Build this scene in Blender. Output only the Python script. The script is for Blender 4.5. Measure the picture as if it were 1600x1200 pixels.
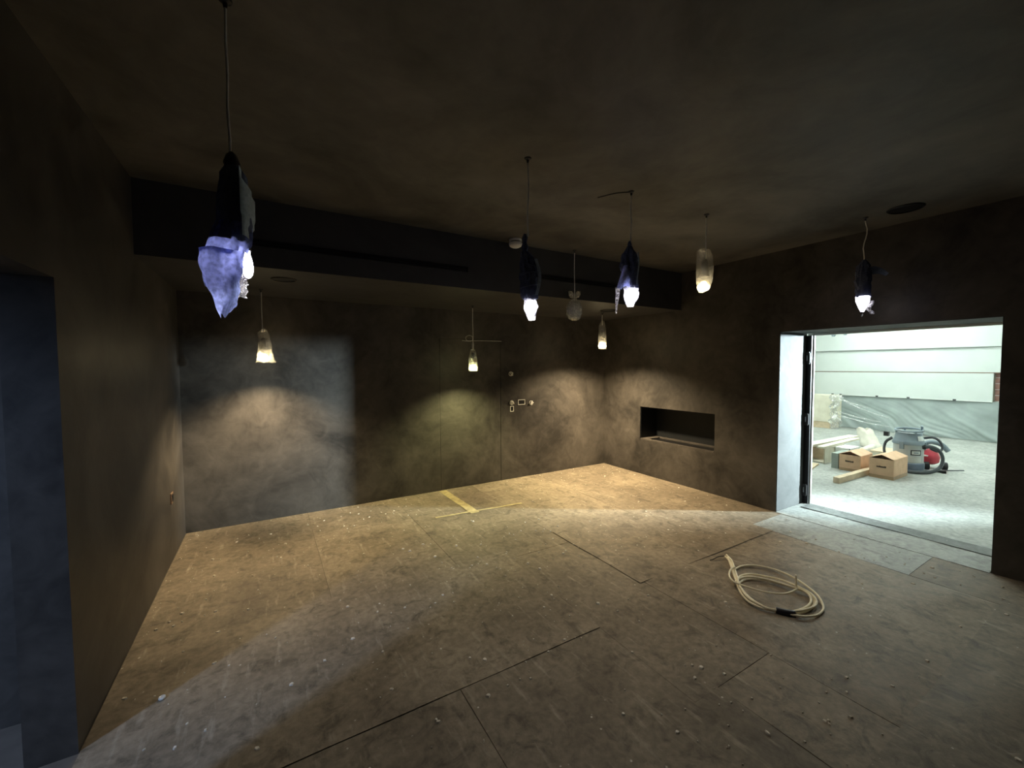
import bpy, bmesh, math, random
from mathutils import Vector, Matrix, noise

for _o in list(bpy.data.objects):
    bpy.data.objects.remove(_o, do_unlink=True)
SC = bpy.context.scene
COL = SC.collection
PI = math.pi

# ------------------------------------------------------------------ camera
YAW, PITCH, ROLL, FPX, EYE = 0.539001, 0.043490, -0.004386, 639.255, 1.65
cd = bpy.data.cameras.new('camera')
cam = bpy.data.objects.new('camera', cd)
COL.objects.link(cam)
SC.camera = cam
cd.sensor_fit = 'HORIZONTAL'
cd.sensor_width = 36.0
cd.lens = FPX / 1600 * 36
cd.clip_start = 0.02
_F = Vector((math.sin(YAW)*math.cos(PITCH), math.cos(YAW)*math.cos(PITCH), -math.sin(PITCH)))
_R = Vector((math.cos(YAW), -math.sin(YAW), 0))
_U = _R.cross(_F)
_R2 = _R*math.cos(ROLL) + _U*math.sin(ROLL)
_U2 = _R2.cross(_F)
_m = Matrix((_R2, _U2, -_F)).transposed().to_4x4()
_m.translation = Vector((0, 0, EYE))
cam.matrix_world = _m

# ------------------------------------------------------------------ world, exposure, light levels
w = bpy.data.worlds.new('world')
SC.world = w
w.use_nodes = True
w.node_tree.nodes['Background'].inputs[0].default_value = (0.5, 0.55, 0.6, 1)
w.node_tree.nodes['Background'].inputs[1].default_value = 0.0
SC.view_settings.view_transform = 'Standard'
SC.view_settings.look = 'None'
SC.view_settings.exposure = 0.22
SC.view_settings.gamma = 1.0
SC.view_settings.use_curve_mapping = False

WARM = (1.0, 0.77, 0.46)
GREENISH = (0.98, 0.92, 0.42)
COOL = (0.95, 0.93, 0.88)
LAMP_W = 95.0            # downward light of a warm pendant
NEXT_ROOM_BATTEN = 78.0  # emission of the added fill battens in the next room
WORK_LIGHT_W = 19500.0    # tripod floodlight in the next room, aimed at the doorway
CORRIDOR_W = 300.0        # cool ceiling lamp in the corridor

# ------------------------------------------------------------------ room measures (metres)
XL, XR, YB = -0.735, 4.86, 5.10
ZC, ZS, YS = 2.90, 2.40, 3.63           # ceiling, soffit underside, soffit front
YF = -1.5                               # wall behind the camera
XR2 = 5.47                              # far side of the thick right wall
HEAD = 2.02
FX, FY0, FY1, FZ = 13.25, -2.0, 6.6, 3.3   # next room

# ------------------------------------------------------------------ materials
def nt(name):
    m = bpy.data.materials.new(name)
    m.use_nodes = True
    t = m.node_tree
    for n in list(t.nodes):
        t.nodes.remove(n)
    out = t.nodes.new('ShaderNodeOutputMaterial')
    return m, t, out

def N(t, kind, **kw):
    n = t.nodes.new(kind)
    for k, v in kw.items():
        if k in n.inputs:
            n.inputs[k].default_value = v
        else:
            setattr(n, k, v)
    return n

def ramp(t, src, stops):
    r = t.nodes.new('ShaderNodeValToRGB')
    e = r.color_ramp.elements
    while len(e) < len(stops):
        e.new(0.5)
    for i, (p, c) in enumerate(stops):
        e[i].position = p
        e[i].color = (*c, 1) if len(c) == 3 else c
    t.links.new(src, r.inputs[0])
    return r.outputs[0]

def mixc(t, fac, a, b, mode='MIX'):
    m = t.nodes.new('ShaderNodeMix')
    m.data_type = 'RGBA'
    m.blend_type = mode
    for i, v in ((0, fac), (6, a), (7, b)):
        if isinstance(v, (int, float)):
            m.inputs[i].default_value = v
        elif isinstance(v, tuple):
            m.inputs[i].default_value = (*v, 1) if len(v) == 3 else v
        else:
            t.links.new(v, m.inputs[i])
    return m.outputs[2]

def simple(name, c0, c1=None, rough=0.6, metal=0.0, scale=8.0, bump=0.0, bscale=40.0, spec=0.4):
    """noise-mottled principled material"""
    m, t, out = nt(name)
    b = N(t, 'ShaderNodeBsdfPrincipled')
    b.inputs['Roughness'].default_value = rough
    b.inputs['Metallic'].default_value = metal
    b.inputs['Specular IOR Level'].default_value = spec
    tc = N(t, 'ShaderNodeTexCoord')
    n = N(t, 'ShaderNodeTexNoise', Scale=scale, Detail=4.0)
    t.links.new(tc.outputs['Object'], n.inputs['Vector'])
    c1 = c1 or tuple(v*0.8 for v in c0)
    col = ramp(t, n.outputs['Fac'], [(0.35, c1), (0.65, c0)])
    t.links.new(col, b.inputs['Base Color'])
    if bump:
        n2 = N(t, 'ShaderNodeTexNoise', Scale=bscale, Detail=5.0)
        t.links.new(tc.outputs['Object'], n2.inputs['Vector'])
        bp = N(t, 'ShaderNodeBump', Strength=bump, Distance=0.01)
        t.links.new(n2.outputs['Fac'], bp.inputs['Height'])
        t.links.new(bp.outputs[0], b.inputs['Normal'])
    t.links.new(b.outputs[0], out.inputs[0])
    return m

def plaster(name, lo, hi, rough=0.5, scale=1.3, bump=0.12):
    """trowelled mineral plaster: cloudy patches and trowel strokes"""
    m, t, out = nt(name)
    b = N(t, 'ShaderNodeBsdfPrincipled')
    b.inputs['Specular IOR Level'].default_value = 0.35
    tc = N(t, 'ShaderNodeTexCoord')
    n1 = N(t, 'ShaderNodeTexNoise', Scale=scale, Detail=6.0, Roughness=0.62, Distortion=0.6)
    n2 = N(t, 'ShaderNodeTexNoise', Scale=scale*5, Detail=5.0, Roughness=0.6, Distortion=1.2)
    for n in (n1, n2):
        t.links.new(tc.outputs['Object'], n.inputs['Vector'])
    mm = N(t, 'ShaderNodeMath', operation='MULTIPLY_ADD')
    t.links.new(n2.outputs['Fac'], mm.inputs[0])
    mm.inputs[1].default_value = 0.35
    t.links.new(n1.outputs['Fac'], mm.inputs[2])
    col = ramp(t, mm.outputs[0], [(0.48, lo), (0.88, hi)])
    t.links.new(col, b.inputs['Base Color'])
    rr = N(t, 'ShaderNodeMapRange')
    t.links.new(n2.outputs['Fac'], rr.inputs[0])
    rr.inputs[3].default_value = rough - 0.1
    rr.inputs[4].default_value = rough + 0.12
    t.links.new(rr.outputs[0], b.inputs['Roughness'])
    bp = N(t, 'ShaderNodeBump', Strength=bump, Distance=0.01)
    t.links.new(n2.outputs['Fac'], bp.inputs['Height'])
    t.links.new(bp.outputs[0], b.inputs['Normal'])
    t.links.new(b.outputs[0], out.inputs[0])
    return m

def board_floor(name, lo, hi, stain, dust):
    """dirty protective board: blotches, scuffs, dried plaster spots, wrinkle relief"""
    m, t, out = nt(name)
    b = N(t, 'ShaderNodeBsdfPrincipled')
    b.inputs['Specular IOR Level'].default_value = 0.25
    g = N(t, 'ShaderNodeNewGeometry')
    oi = N(t, 'ShaderNodeObjectInfo')
    pos = g.outputs['Position']
    n1 = N(t, 'ShaderNodeTexNoise', Scale=1.6, Detail=8.0, Roughness=0.65, Distortion=0.4)
    n2 = N(t, 'ShaderNodeTexNoise', Scale=7.5, Detail=8.0, Roughness=0.72, Distortion=0.8)
    n3 = N(t, 'ShaderNodeTexNoise', Scale=26.0, Detail=4.0, Roughness=0.6)
    vo = N(t, 'ShaderNodeTexVoronoi', Scale=13.0)
    mp = N(t, 'ShaderNodeMapping')
    mp.inputs['Scale'].default_value = (9, 1.6, 1)
    mp.inputs['Rotation'].default_value = (0, 0, 0.5)
    n4 = N(t, 'ShaderNodeTexNoise', Scale=2.2, Detail=5.0, Roughness=0.6)
    t.links.new(pos, mp.inputs['Vector'])
    t.links.new(mp.outputs[0], n4.inputs['Vector'])
    for n in (n1, n2, n3, vo):
        t.links.new(pos, n.inputs['Vector'])
    c = ramp(t, n1.outputs['Fac'], [(0.3, lo), (0.7, hi)])
    tone = N(t, 'ShaderNodeMapRange')
    t.links.new(oi.outputs['Random'], tone.inputs[0])
    tone.inputs[3].default_value = 0.86
    tone.inputs[4].default_value = 1.1
    cm = N(t, 'ShaderNodeVectorMath', operation='SCALE')
    t.links.new(c, cm.inputs[0])
    t.links.new(tone.outputs[0], cm.inputs[3])
    st = ramp(t, n2.outputs['Fac'], [(0.34, (0.75,)*3), (0.50, (0.0,)*3)])
    c = mixc(t, st, cm.outputs[0], stain)
    sc = ramp(t, n4.outputs['Fac'], [(0.58, (0.0,)*3), (0.74, (0.6,)*3)])
    c = mixc(t, sc, c, dust)
    fine = ramp(t, n3.outputs['Fac'], [(0.35, (0.8,)*3), (0.65, (1.12,)*3)])
    c = mixc(t, 1.0, c, fine, 'MULTIPLY')
    sp = ramp(t, vo.outputs['Distance'], [(0.05, (1,)*3), (0.085, (0,)*3)])
    pick = ramp(t, n2.outputs['Fac'], [(0.5, (0,)*3), (0.56, (1,)*3)])
    spots = mixc(t, 1.0, sp, pick, 'MULTIPLY')
    c = mixc(t, spots, c, (0.62, 0.58, 0.5))
    t.links.new(c, b.inputs['Base Color'])
    b.inputs['Roughness'].default_value = 0.62
    bp = N(t, 'ShaderNodeBump', Strength=0.5, Distance=0.006)
    t.links.new(n2.outputs['Fac'], bp.inputs['Height'])
    t.links.new(bp.outputs[0], b.inputs['Normal'])
    t.links.new(b.outputs[0], out.inputs[0])
    return m

def film(name, tint=(1, 1, 1), clear=0.6, gloss_rough=0.12, milk=0.25):
    """thin crinkled polythene"""
    m, t, out = nt(name)
    tr = N(t, 'ShaderNodeBsdfTransparent')
    tr.inputs[0].default_value = (*tint, 1)
    gl = N(t, 'ShaderNodeBsdfGlossy')
    gl.inputs['Roughness'].default_value = gloss_rough
    tl = N(t, 'ShaderNodeBsdfTranslucent')
    tl.inputs[0].default_value = (*[v*0.9 for v in tint], 1)
    tc = N(t, 'ShaderNodeTexCoord')
    n = N(t, 'ShaderNodeTexNoise', Scale=35.0, Detail=4.0, Distortion=1.5)
    t.links.new(tc.outputs['Object'], n.inputs['Vector'])
    bp = N(t, 'ShaderNodeBump', Strength=0.9, Distance=0.01)
    t.links.new(n.outputs['Fac'], bp.inputs['Height'])
    t.links.new(bp.outputs[0], gl.inputs['Normal'])
    m1 = N(t, 'ShaderNodeMixShader')
    m1.inputs[0].default_value = milk
    t.links.new(gl.outputs[0], m1.inputs[1])
    t.links.new(tl.outputs[0], m1.inputs[2])
    m2 = N(t, 'ShaderNodeMixShader')
    fr = ramp(t, n.outputs['Fac'], [(0.35, (min(1, (1-clear)*0.45),)*3), (0.7, (min(1, (1-clear)*1.7),)*3)])
    t.links.new(fr, m2.inputs[0])
    t.links.new(tr.outputs[0], m2.inputs[1])
    t.links.new(m1.outputs[0], m2.inputs[2])
    t.links.new(m2.outputs[0], out.inputs[0])
    return m

def sheet_mat(name):
    """grey-green polythene, half see-through, soft sheen"""
    m, t, out = nt(name)
    b = N(t, 'ShaderNodeBsdfPrincipled')
    b.inputs['Base Color'].default_value = (0.44, 0.50, 0.48, 1)
    b.inputs['Roughness'].default_value = 0.38
    tr = N(t, 'ShaderNodeBsdfTransparent')
    tr.inputs[0].default_value = (0.9, 0.95, 0.93, 1)
    tc = N(t, 'ShaderNodeTexCoord')
    n = N(t, 'ShaderNodeTexNoise', Scale=2.5, Detail=3.0)
    t.links.new(tc.outputs['Object'], n.inputs['Vector'])
    mx = N(t, 'ShaderNodeMixShader')
    t.links.new(ramp(t, n.outputs['Fac'], [(0.3, (0.55,)*3), (0.7, (0.75,)*3)]), mx.inputs[0])
    t.links.new(tr.outputs[0], mx.inputs[1])
    t.links.new(b.outputs[0], mx.inputs[2])
    t.links.new(mx.outputs[0], out.inputs[0])
    return m

def cloth_mat(name, diff, trans, fac=0.5):
    m, t, out = nt(name)
    tc = N(t, 'ShaderNodeTexCoord')
    n = N(t, 'ShaderNodeTexNoise', Scale=70.0, Detail=3.0)
    t.links.new(tc.outputs['Object'], n.inputs['Vector'])
    d = N(t, 'ShaderNodeBsdfDiffuse')
    tl = N(t, 'ShaderNodeBsdfTranslucent')
    t.links.new(ramp(t, n.outputs['Fac'], [(0.35, tuple(v*0.75 for v in diff)), (0.65, diff)]), d.inputs[0])
    t.links.new(ramp(t, n.outputs['Fac'], [(0.38, tuple(v*0.55 for v in trans)), (0.62, trans)]), tl.inputs[0])
    mx = N(t, 'ShaderNodeMixShader')
    mx.inputs[0].default_value = fac
    t.links.new(d.outputs[0], mx.inputs[1])
    t.links.new(tl.outputs[0], mx.inputs[2])
    t.links.new(mx.outputs[0], out.inputs[0])
    return m

def emit(name, col, s):
    m, t, out = nt(name)
    e = N(t, 'ShaderNodeEmission')
    e.inputs[0].default_value = (*col, 1)
    e.inputs[1].default_value = s
    t.links.new(e.outputs[0], out.inputs[0])
    return m

M = dict(
    wall=plaster('dark_plaster', (0.024, 0.022, 0.020), (0.098, 0.088, 0.077)),
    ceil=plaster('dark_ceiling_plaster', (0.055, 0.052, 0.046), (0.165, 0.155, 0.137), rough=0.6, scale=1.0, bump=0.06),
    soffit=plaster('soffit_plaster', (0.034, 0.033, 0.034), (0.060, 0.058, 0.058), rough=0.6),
    doorleaf=plaster('door_plaster', (0.024, 0.022, 0.020), (0.098, 0.088, 0.077)),
    reveal=plaster('skim_coat', (0.036, 0.040, 0.039), (0.085, 0.089, 0.087), rough=0.7, scale=2.2),
    slab=simple('screed', (0.15, 0.125, 0.10), rough=0.9),
    board=board_floor('floor_cover_board', (0.150, 0.122, 0.088), (0.300, 0.250, 0.180), (0.085, 0.070, 0.052), (0.44, 0.39, 0.30)),
    mat_grey=board_floor('grey_cover_sheet', (0.225, 0.235, 0.22), (0.37, 0.385, 0.36), (0.14, 0.145, 0.135), (0.48, 0.48, 0.45)),
    strip_grey=board_floor('dark_threshold_sheet', (0.11, 0.118, 0.112), (0.18, 0.19, 0.18), (0.08, 0.085, 0.08), (0.26, 0.27, 0.255)),
    nextfloor=board_floor('pale_screed', (0.34, 0.35, 0.32), (0.52, 0.53, 0.49), (0.26, 0.27, 0.25), (0.62, 0.62, 0.58)),
    black=simple('black_metal', (0.012, 0.012, 0.013), rough=0.4, metal=0.3),
    niche=simple('niche_black', (0.010, 0.012, 0.014), rough=0.5),
    lip=plaster('niche_lip', (0.05, 0.045, 0.04), (0.09, 0.08, 0.07), scale=4),
    white=simple('white_paint', (0.80, 0.82, 0.78), (0.74, 0.76, 0.72), rough=0.6, scale=3),
    whiteboard=simple('white_board', (0.60, 0.635, 0.605), (0.55, 0.59, 0.56), rough=0.55, scale=1.5),
    whiteplastic=simple('white_plastic', (0.75, 0.74, 0.70), rough=0.4),
    cream=simple('cream_cable', (0.88, 0.82, 0.62), (0.80, 0.73, 0.53), rough=0.45, scale=20),
    cord=simple('grey_cord', (0.80, 0.78, 0.74), rough=0.5, scale=30),
    dark=simple('dark_plastic', (0.03, 0.03, 0.032), rough=0.45),
    tape=simple('black_tape', (0.02, 0.018, 0.022), rough=0.35),
    chrome=simple('steel', (0.55, 0.56, 0.57), rough=0.25, metal=1.0),
    yellow=simple('masking_tape', (0.50, 0.42, 0.22), (0.34, 0.28, 0.14), rough=0.7, scale=14),
    navy=cloth_mat('navy_cloth', (0.13, 0.15, 0.22), (0.05, 0.06, 0.12), 0.10),
    blue=cloth_mat('blue_cloth', (0.20, 0.25, 0.48), (0.36, 0.42, 0.86), 0.5),
    bluegrey=cloth_mat('blue_grey_cloth', (0.46, 0.55, 0.60), (0.06, 0.07, 0.10), 0.1),
    film=film('clear_film', (1, 0.98, 0.94), 0.66),
    filmcool=film('clear_film_cool', (0.96, 0.95, 1.0), 0.70),
    filmmilk=film('milky_film', (0.95, 0.96, 0.95), 0.22, 0.25, 0.45),
    sheeting=sheet_mat('dust_sheet'),
    card=simple('cardboard', (0.76, 0.51, 0.33), (0.66, 0.43, 0.27), rough=0.8, scale=10, bump=0.1),
    cardin=simple('cardboard_inside', (0.20, 0.13, 0.085), rough=0.9),
    cardtape=simple('parcel_tape', (0.46, 0.30, 0.17), rough=0.3),
    print_=simple('dark_print', (0.06, 0.04, 0.03), rough=0.8),
    timber=simple('pale_timber', (0.72, 0.58, 0.40), (0.58, 0.45, 0.30), rough=0.75, scale=12, bump=0.15),
    whitewood=simple('white_board_wood', (0.78, 0.74, 0.60), (0.68, 0.63, 0.50), rough=0.7, scale=6),
    greyblue=simple('grey_blue_plastic', (0.27, 0.33, 0.36), (0.22, 0.27, 0.31), rough=0.45, scale=6),
    baseblue=simple('slate_blue_plastic', (0.20, 0.25, 0.33), rough=0.45),
    drum=simple('steel_drum', (0.66, 0.68, 0.67), (0.52, 0.55, 0.55), rough=0.35, metal=0.3, scale=3),
    hose=simple('rubber_hose', (0.10, 0.11, 0.12), rough=0.6),
    red=simple('red_plastic', (0.62, 0.06, 0.09), (0.45, 0.04, 0.06), rough=0.4),
    greygreen=simple('grey_green_board', (0.36, 0.41, 0.37), (0.30, 0.35, 0.31), rough=0.7),
    brick=simple('brick', (0.36, 0.20, 0.16), (0.26, 0.14, 0.12), rough=0.9, scale=15, bump=0.4),
    mortar=simple('mortar', (0.62, 0.60, 0.56), rough=0.95),
    paper=simple('white_paper', (0.78, 0.74, 0.64), (0.66, 0.62, 0.52), rough=0.8, scale=9),
    backglass=simple('dark_glass', (0.20, 0.235, 0.23), rough=0.15),
    post=simple('pale_post', (0.60, 0.64, 0.62), rough=0.5),
    crumb=simple('plaster_crumb', (0.80, 0.75, 0.65), (0.50, 0.45, 0.36), rough=0.9, scale=60),
    bulb_warm=emit('bulb_warm', (1.0, 0.80, 0.45), 26.0),
    bulb_green=emit('bulb_green', (1.0, 0.97, 0.45), 18.0),
    bulb_cool=emit('bulb_cool', (0.92, 0.88, 1.0), 22.0),
    bulb_dim=emit('bulb_dim', (0.92, 0.88, 1.0), 5.0),
    batten=emit('fill_batten_light', (0.86, 1.0, 0.95), NEXT_ROOM_BATTEN),
    flood=emit('flood_glass', (0.86, 0.97, 1.0), 60.0),
    corrlight=emit('corridor_daylight', (0.56, 0.74, 1.0), 8.0),
)

# ------------------------------------------------------------------ mesh helpers
class MB:
    def __init__(s):
        s.v = []; s.f = []; s.smooth = False
    def add(s, vs, fs):
        o = len(s.v)
        s.v += [tuple(p) for p in vs]
        s.f += [tuple(i+o for i in f) for f in fs]
        return s
    def box(s, x0, x1, y0, y1, z0, z1):
        return s.add([(x0,y0,z0),(x1,y0,z0),(x1,y1,z0),(x0,y1,z0),(x0,y0,z1),(x1,y0,z1),(x1,y1,z1),(x0,y1,z1)],
                     [(3,2,1,0),(4,5,6,7),(0,1,5,4),(1,2,6,5),(2,3,7,6),(3,0,4,7)])
    def obox(s, c, size, rz=0.0, rx=0.0, ry=0.0):
        R = Matrix.Rotation(rz, 3, 'Z') @ Matrix.Rotation(ry, 3, 'Y') @ Matrix.Rotation(rx, 3, 'X')
        hx, hy, hz = size[0]/2, size[1]/2, size[2]/2
        vs = [R @ Vector((a*hx, b*hy, d*hz)) + Vector(c) for d in (-1, 1) for a, b in ((-1,-1),(1,-1),(1,1),(-1,1))]
        return s.add(vs, [(3,2,1,0),(4,5,6,7),(0,1,5,4),(1,2,6,5),(2,3,7,6),(3,0,4,7)])
    def tube(s, path, r, n=8, cap=True):
        path = [Vector(p) for p in path]
        k = len(path)
        vs, fs = [], []
        up = None
        for i, p in enumerate(path):
            d = (path[min(i+1, k-1)] - path[max(i-1, 0)]).normalized()
            if up is None:
                up = Vector((0,0,1)) if abs(d.z) < 0.9 else Vector((1,0,0))
            a = d.cross(up)
            if a.length < 1e-5:
                a = d.cross(Vector((0.3,1,0.2)))
            a.normalize()
            up = a.cross(d).normalized()
            rr = r[i] if isinstance(r, (list, tuple)) else r
            for j in range(n):
                th = 2*PI*j/n
                vs.append(p + a*math.cos(th)*rr + up*math.sin(th)*rr)
        for i in range(k-1):
            for j in range(n):
                fs.append((i*n+j, i*n+(j+1) % n, (i+1)*n+(j+1) % n, (i+1)*n+j))
        if cap:
            fs.append(tuple(range(n-1, -1, -1)))
            fs.append(tuple((k-1)*n+j for j in range(n)))
        s.smooth = True
        return s.add(vs, fs)
    def lathe(s, prof, n=24, c=(0,0,0), a0=0.0, a1=2*PI, cap0=False, cap1=False):
        full = abs(a1-a0-2*PI) < 1e-6
        cols = n if full else n+1
        vs, fs = [], []
        for r, z in prof:
            for j in range(cols):
                th = a0+(a1-a0)*j/n
                vs.append((c[0]+r*math.cos(th), c[1]+r*math.sin(th), c[2]+z))
        for i in range(len(prof)-1):
            for j in range(n):
                k = (j+1) % cols
                fs.append((i*cols+j, i*cols+k, (i+1)*cols+k, (i+1)*cols+j))
        if cap0: fs.append(tuple(range(cols-1, -1, -1)))
        if cap1: fs.append(tuple((len(prof)-1)*cols+j for j in range(cols)))
        s.smooth = True
        return s.add(vs, fs)
    def grid(s, fn, nu, nv, skip=None):
        vs = [fn(i/nu, j/nv) for j in range(nv+1) for i in range(nu+1)]
        fs = []
        for j in range(nv):
            for i in range(nu):
                if skip and skip((i+.5)/nu, (j+.5)/nv):
                    continue
                a = j*(nu+1)+i
                fs.append((a, a+1, a+nu+2, a+nu+1))
        s.smooth = True
        return s.add(vs, fs)
    def build(s, name, mat, parent=None, smooth=None):
        me = bpy.data.meshes.new(name)
        me.from_pydata(s.v, [], s.f)
        me.materials.append(mat)
        me.update()
        if s.smooth if smooth is None else smooth:
            me.shade_smooth()
            me.set_sharp_from_angle(angle=math.radians(40))
        o = bpy.data.objects.new(name, me)
        COL.objects.link(o)
        if parent is not None:
            o.parent = parent
        return o

def tag(o, label, cat, group=None):
    o['label'] = label
    o['category'] = cat
    if group: o['group'] = group
    return o

def thing(name, label, cat, loc=(0,0,0), rz=0.0, group=None):
    o = bpy.data.objects.new(name, None)
    COL.objects.link(o)
    o.location = loc
    o.rotation_euler = (0, 0, rz)
    o.empty_display_size = 0.1
    return tag(o, label, cat, group)

def struct(o):
    o['kind'] = 'structure'
    return o

def crom(pts, sub=6):
    """Catmull-Rom through points"""
    P = [Vector(p) for p in pts]
    P = [P[0]*2-P[1]] + P + [P[-1]*2-P[-2]]
    out = []
    for i in range(1, len(P)-2):
        for k in range(sub):
            t = k/sub
            a, b, c, d = P[i-1], P[i], P[i+1], P[i+2]
            out.append(0.5*((2*b)+(c-a)*t+(2*a-5*b+4*c-d)*t*t+(3*b-a-3*c+d)*t**3))
    out.append(P[-2])
    return out

def wall_holes(mb, axis, p0, p1, u0, u1, z0, z1, holes):
    """a slab between p0 and p1 on `axis`, spanning u and z, with rectangular openings"""
    us = sorted({u0, u1, *[h[0] for h in holes], *[h[1] for h in holes]})
    zs = sorted({z0, z1, *[h[2] for h in holes], *[h[3] for h in holes]})
    for a, b in zip(us, us[1:]):
        col = []
        for c, d in zip(zs, zs[1:]):
            um, zm = (a+b)/2, (c+d)/2
            if any(h[0] < um < h[1] and h[2] < zm < h[3] for h in holes):
                continue
            if col and abs(col[-1][1]-c) < 1e-9: col[-1][1] = d
            else: col.append([c, d])
        for c, d in col:
            if axis == 'x': mb.box(p0, p1, a, b, c, d)
            else: mb.box(a, b, p0, p1, c, d)
    return mb

# ================================================================== the setting
T = 0.16
DY0, DY1 = 0.77, 2.37        # opening to the next room
LY0, LY1 = 1.72, 2.40        # opening to the corridor
floor = struct(MB().box(-3.2, FX+0.1, FY0-0.1, FY1+0.1, -0.15, 0.0).build('floor', M['slab']))
struct(MB().box(XL-T, XR2, YF-T, YB+T, ZC, ZC+0.15).build('ceiling', M['ceil']))
struct(wall_holes(MB(), 'x', XL-T, XL, YF-T, YB+T, 0, ZC, [(LY0, LY1, -1, HEAD)]).build('wall_left', M['wall']))
D0, D1 = 1.945, 2.865
struct(wall_holes(MB(), 'y', YB, YB+T, XL, XR, 0, ZC, [(D0, D1, -1, HEAD)]).build('wall_back', M['wall']))
door = struct(MB().box(D0+0.005, D1-0.005, YB+0.004, YB+0.05, 0.006, HEAD-0.005).build('door_1', M['doorleaf']))
MB().box(D0, D1, YB+0.06, YB+0.10, 0, HEAD).build('door_backing', M['black'], door)
NY0, NY1, NZ0, NZ1 = 3.115, 4.325, 0.53, 1.03
wr = struct(wall_holes(MB(), 'x', XR, XR2, YF-T, YB+T, 0, FZ, [(DY0, DY1, -1, HEAD), (NY0, NY1, NZ0, NZ1)]).build('wall_right', M['wall']))
struct(MB().box(XL-T, XR2, YF-T, YF, 0, ZC).build('wall_front', M['wall']))

# fire niche lining
m = MB()
ND = 0.36
m.box(XR+ND, XR+ND+0.03, NY0, NY1, NZ0, NZ1)
m.box(XR+0.012, XR+ND, NY0, NY0+0.006, NZ0, NZ1)
m.box(XR+0.012, XR+ND, NY1-0.006, NY1, NZ0, NZ1)
m.box(XR+0.012, XR+ND, NY0, NY1, NZ1-0.006, NZ1)
m.build('niche_lining', M['niche'], wr)
m = MB()
z0, z1 = NZ0-0.0, NZ0+0.018
m.box(XR+0.001, XR+0.05, NY0+0.006, NY1-0.006, z0, z1)
m.box(XR+0.05, XR+ND, NY1-0.13, NY1-0.006, z0, z1)
m.box(XR+0.05, XR+ND, NY0+0.006, NY0+0.06, z0, z1)
m.box(XR+ND-0.07, XR+ND, NY0+0.06, NY1-0.13, z0, z1)
m.build('niche_ledge', M['lip'], wr)
MB().box(XR+0.05, XR+ND-0.07, NY0+0.06, NY1-0.13, NZ0-0.0, NZ0+0.004).build('burner_trough', M['black'], wr)

# soffit along the back wall
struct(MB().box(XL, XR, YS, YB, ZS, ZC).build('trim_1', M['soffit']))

# door lining towards the next room: skim-coated reveal, metal frame with its shaded face painted black, lit edge white
rv = MB()
rv.box(XR+0.004, 5.45, DY1-0.006, DY1+0.001, 0, HEAD)
rv.box(XR+0.004, 5.45, DY0-0.001, DY0+0.006, 0, HEAD)
rv.box(XR+0.004, 5.45, DY0, DY1, HEAD-0.006, HEAD+0.001)
struct(rv.build('trim_2', M['reveal']))
fr = thing('door_frame', 'metal door frame lining the bright opening, with hinges, shaded face coloured black and lit edge white', 'door frame', (5.45, DY1, 0))
MB().box(0, 0.035, -0.062, -0.006, 0.0, HEAD-0.03).build('hinge_stile', M['black'], fr)  # frame face in shade, its darkness put into the colour
MB().box(0.035, 0.055, -0.075, -0.006, 0.0, HEAD-0.006).build('lit_edge', M['white'], fr)  # lit side of the same metal frame, brightness painted as white
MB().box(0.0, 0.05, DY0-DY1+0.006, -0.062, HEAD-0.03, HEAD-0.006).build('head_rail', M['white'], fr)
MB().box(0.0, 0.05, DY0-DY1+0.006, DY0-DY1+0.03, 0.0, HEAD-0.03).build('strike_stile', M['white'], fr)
for z in (1.73, 1.01, 0.17):
    hb = MB().box(-0.02, 0.0, -0.05, -0.006, z-0.07, z+0.07)
    hb.lathe([(0.011, z-0.06), (0.011, z+0.06)], 10, (-0.012, -0.045, 0), cap0=True, cap1=True)
    h = hb.build('hinge', M['dark'], fr)
    MB().box(-0.024, -0.02, -0.032, -0.018, z-0.03, z+0.03).build('hinge_plate', M['chrome'], h)

# next room shell
struct(MB().box(FX, FX+0.1, FY0, FY1, 0, FZ).build('wall_far', M['white']))
struct(MB().box(XR2, FX+0.1, FY1, FY1+0.1, 0, FZ).build('wall_far_left', M['white']))
struct(MB().box(XR2, FX+0.1, FY0-0.1, FY0, 0, FZ).build('wall_far_right', M['white']))
struct(MB().box(XR2, FX+0.1, FY0-0.1, FY1+0.1, FZ, FZ+0.1).build('ceiling_next_room', M['white']))
struct(MB().box(9.0, 9.12, FY0, -0.57, 0, FZ).build('wall_beam_blocker', M['white']))  # unseen stub, added to keep the floodlight beam off the left wall
fc = MB().box(5.46, FX, FY0, FY1, 0.0, 0.004).build('screed_cover', M['nextfloor'], floor)

# corridor behind the left opening
struct(MB().box(-3.2, XL-T, 2.75, 2.85, 0, 2.5).build('wall_corridor_back', M['wall']))
struct(MB().box(-3.2, XL-T, -0.6, -0.5, 0, 2.5).build('wall_corridor_front', M['wall']))
struct(MB().box(-3.1, -3.0, -0.5, 2.75, 0, 2.5).build('wall_corridor_left', M['wall']))
struct(MB().box(-3.2, XL-T, -0.6, 2.85, 2.5, 2.6).build('ceiling_corridor', M['ceil']))
t = thing('corridor_lamp', 'round cool ceiling lamp in the corridor behind the left opening', 'ceiling light', (-2.75, 0.85, 2.5))
MB().lathe([(0.12, 0), (0.12, -0.04), (0.10, -0.05)], 24).build('lamp_ring', M['white'], t)
MB().lathe([(0.10, -0.045), (0.001, -0.05)], 24).build('diffuser', M['corrlight'], t)
ld = bpy.data.lights.new('lamp_light', 'SPOT')
ld.energy = CORRIDOR_W; ld.color = (0.44, 0.62, 1.0); ld.spot_size = math.radians(165); ld.spot_blend = 0.5; ld.shadow_soft_size = 0.09
o = bpy.data.objects.new('lamp_light', ld); COL.objects.link(o); o.parent = t; o.location = (0, 0, -0.07)

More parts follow.
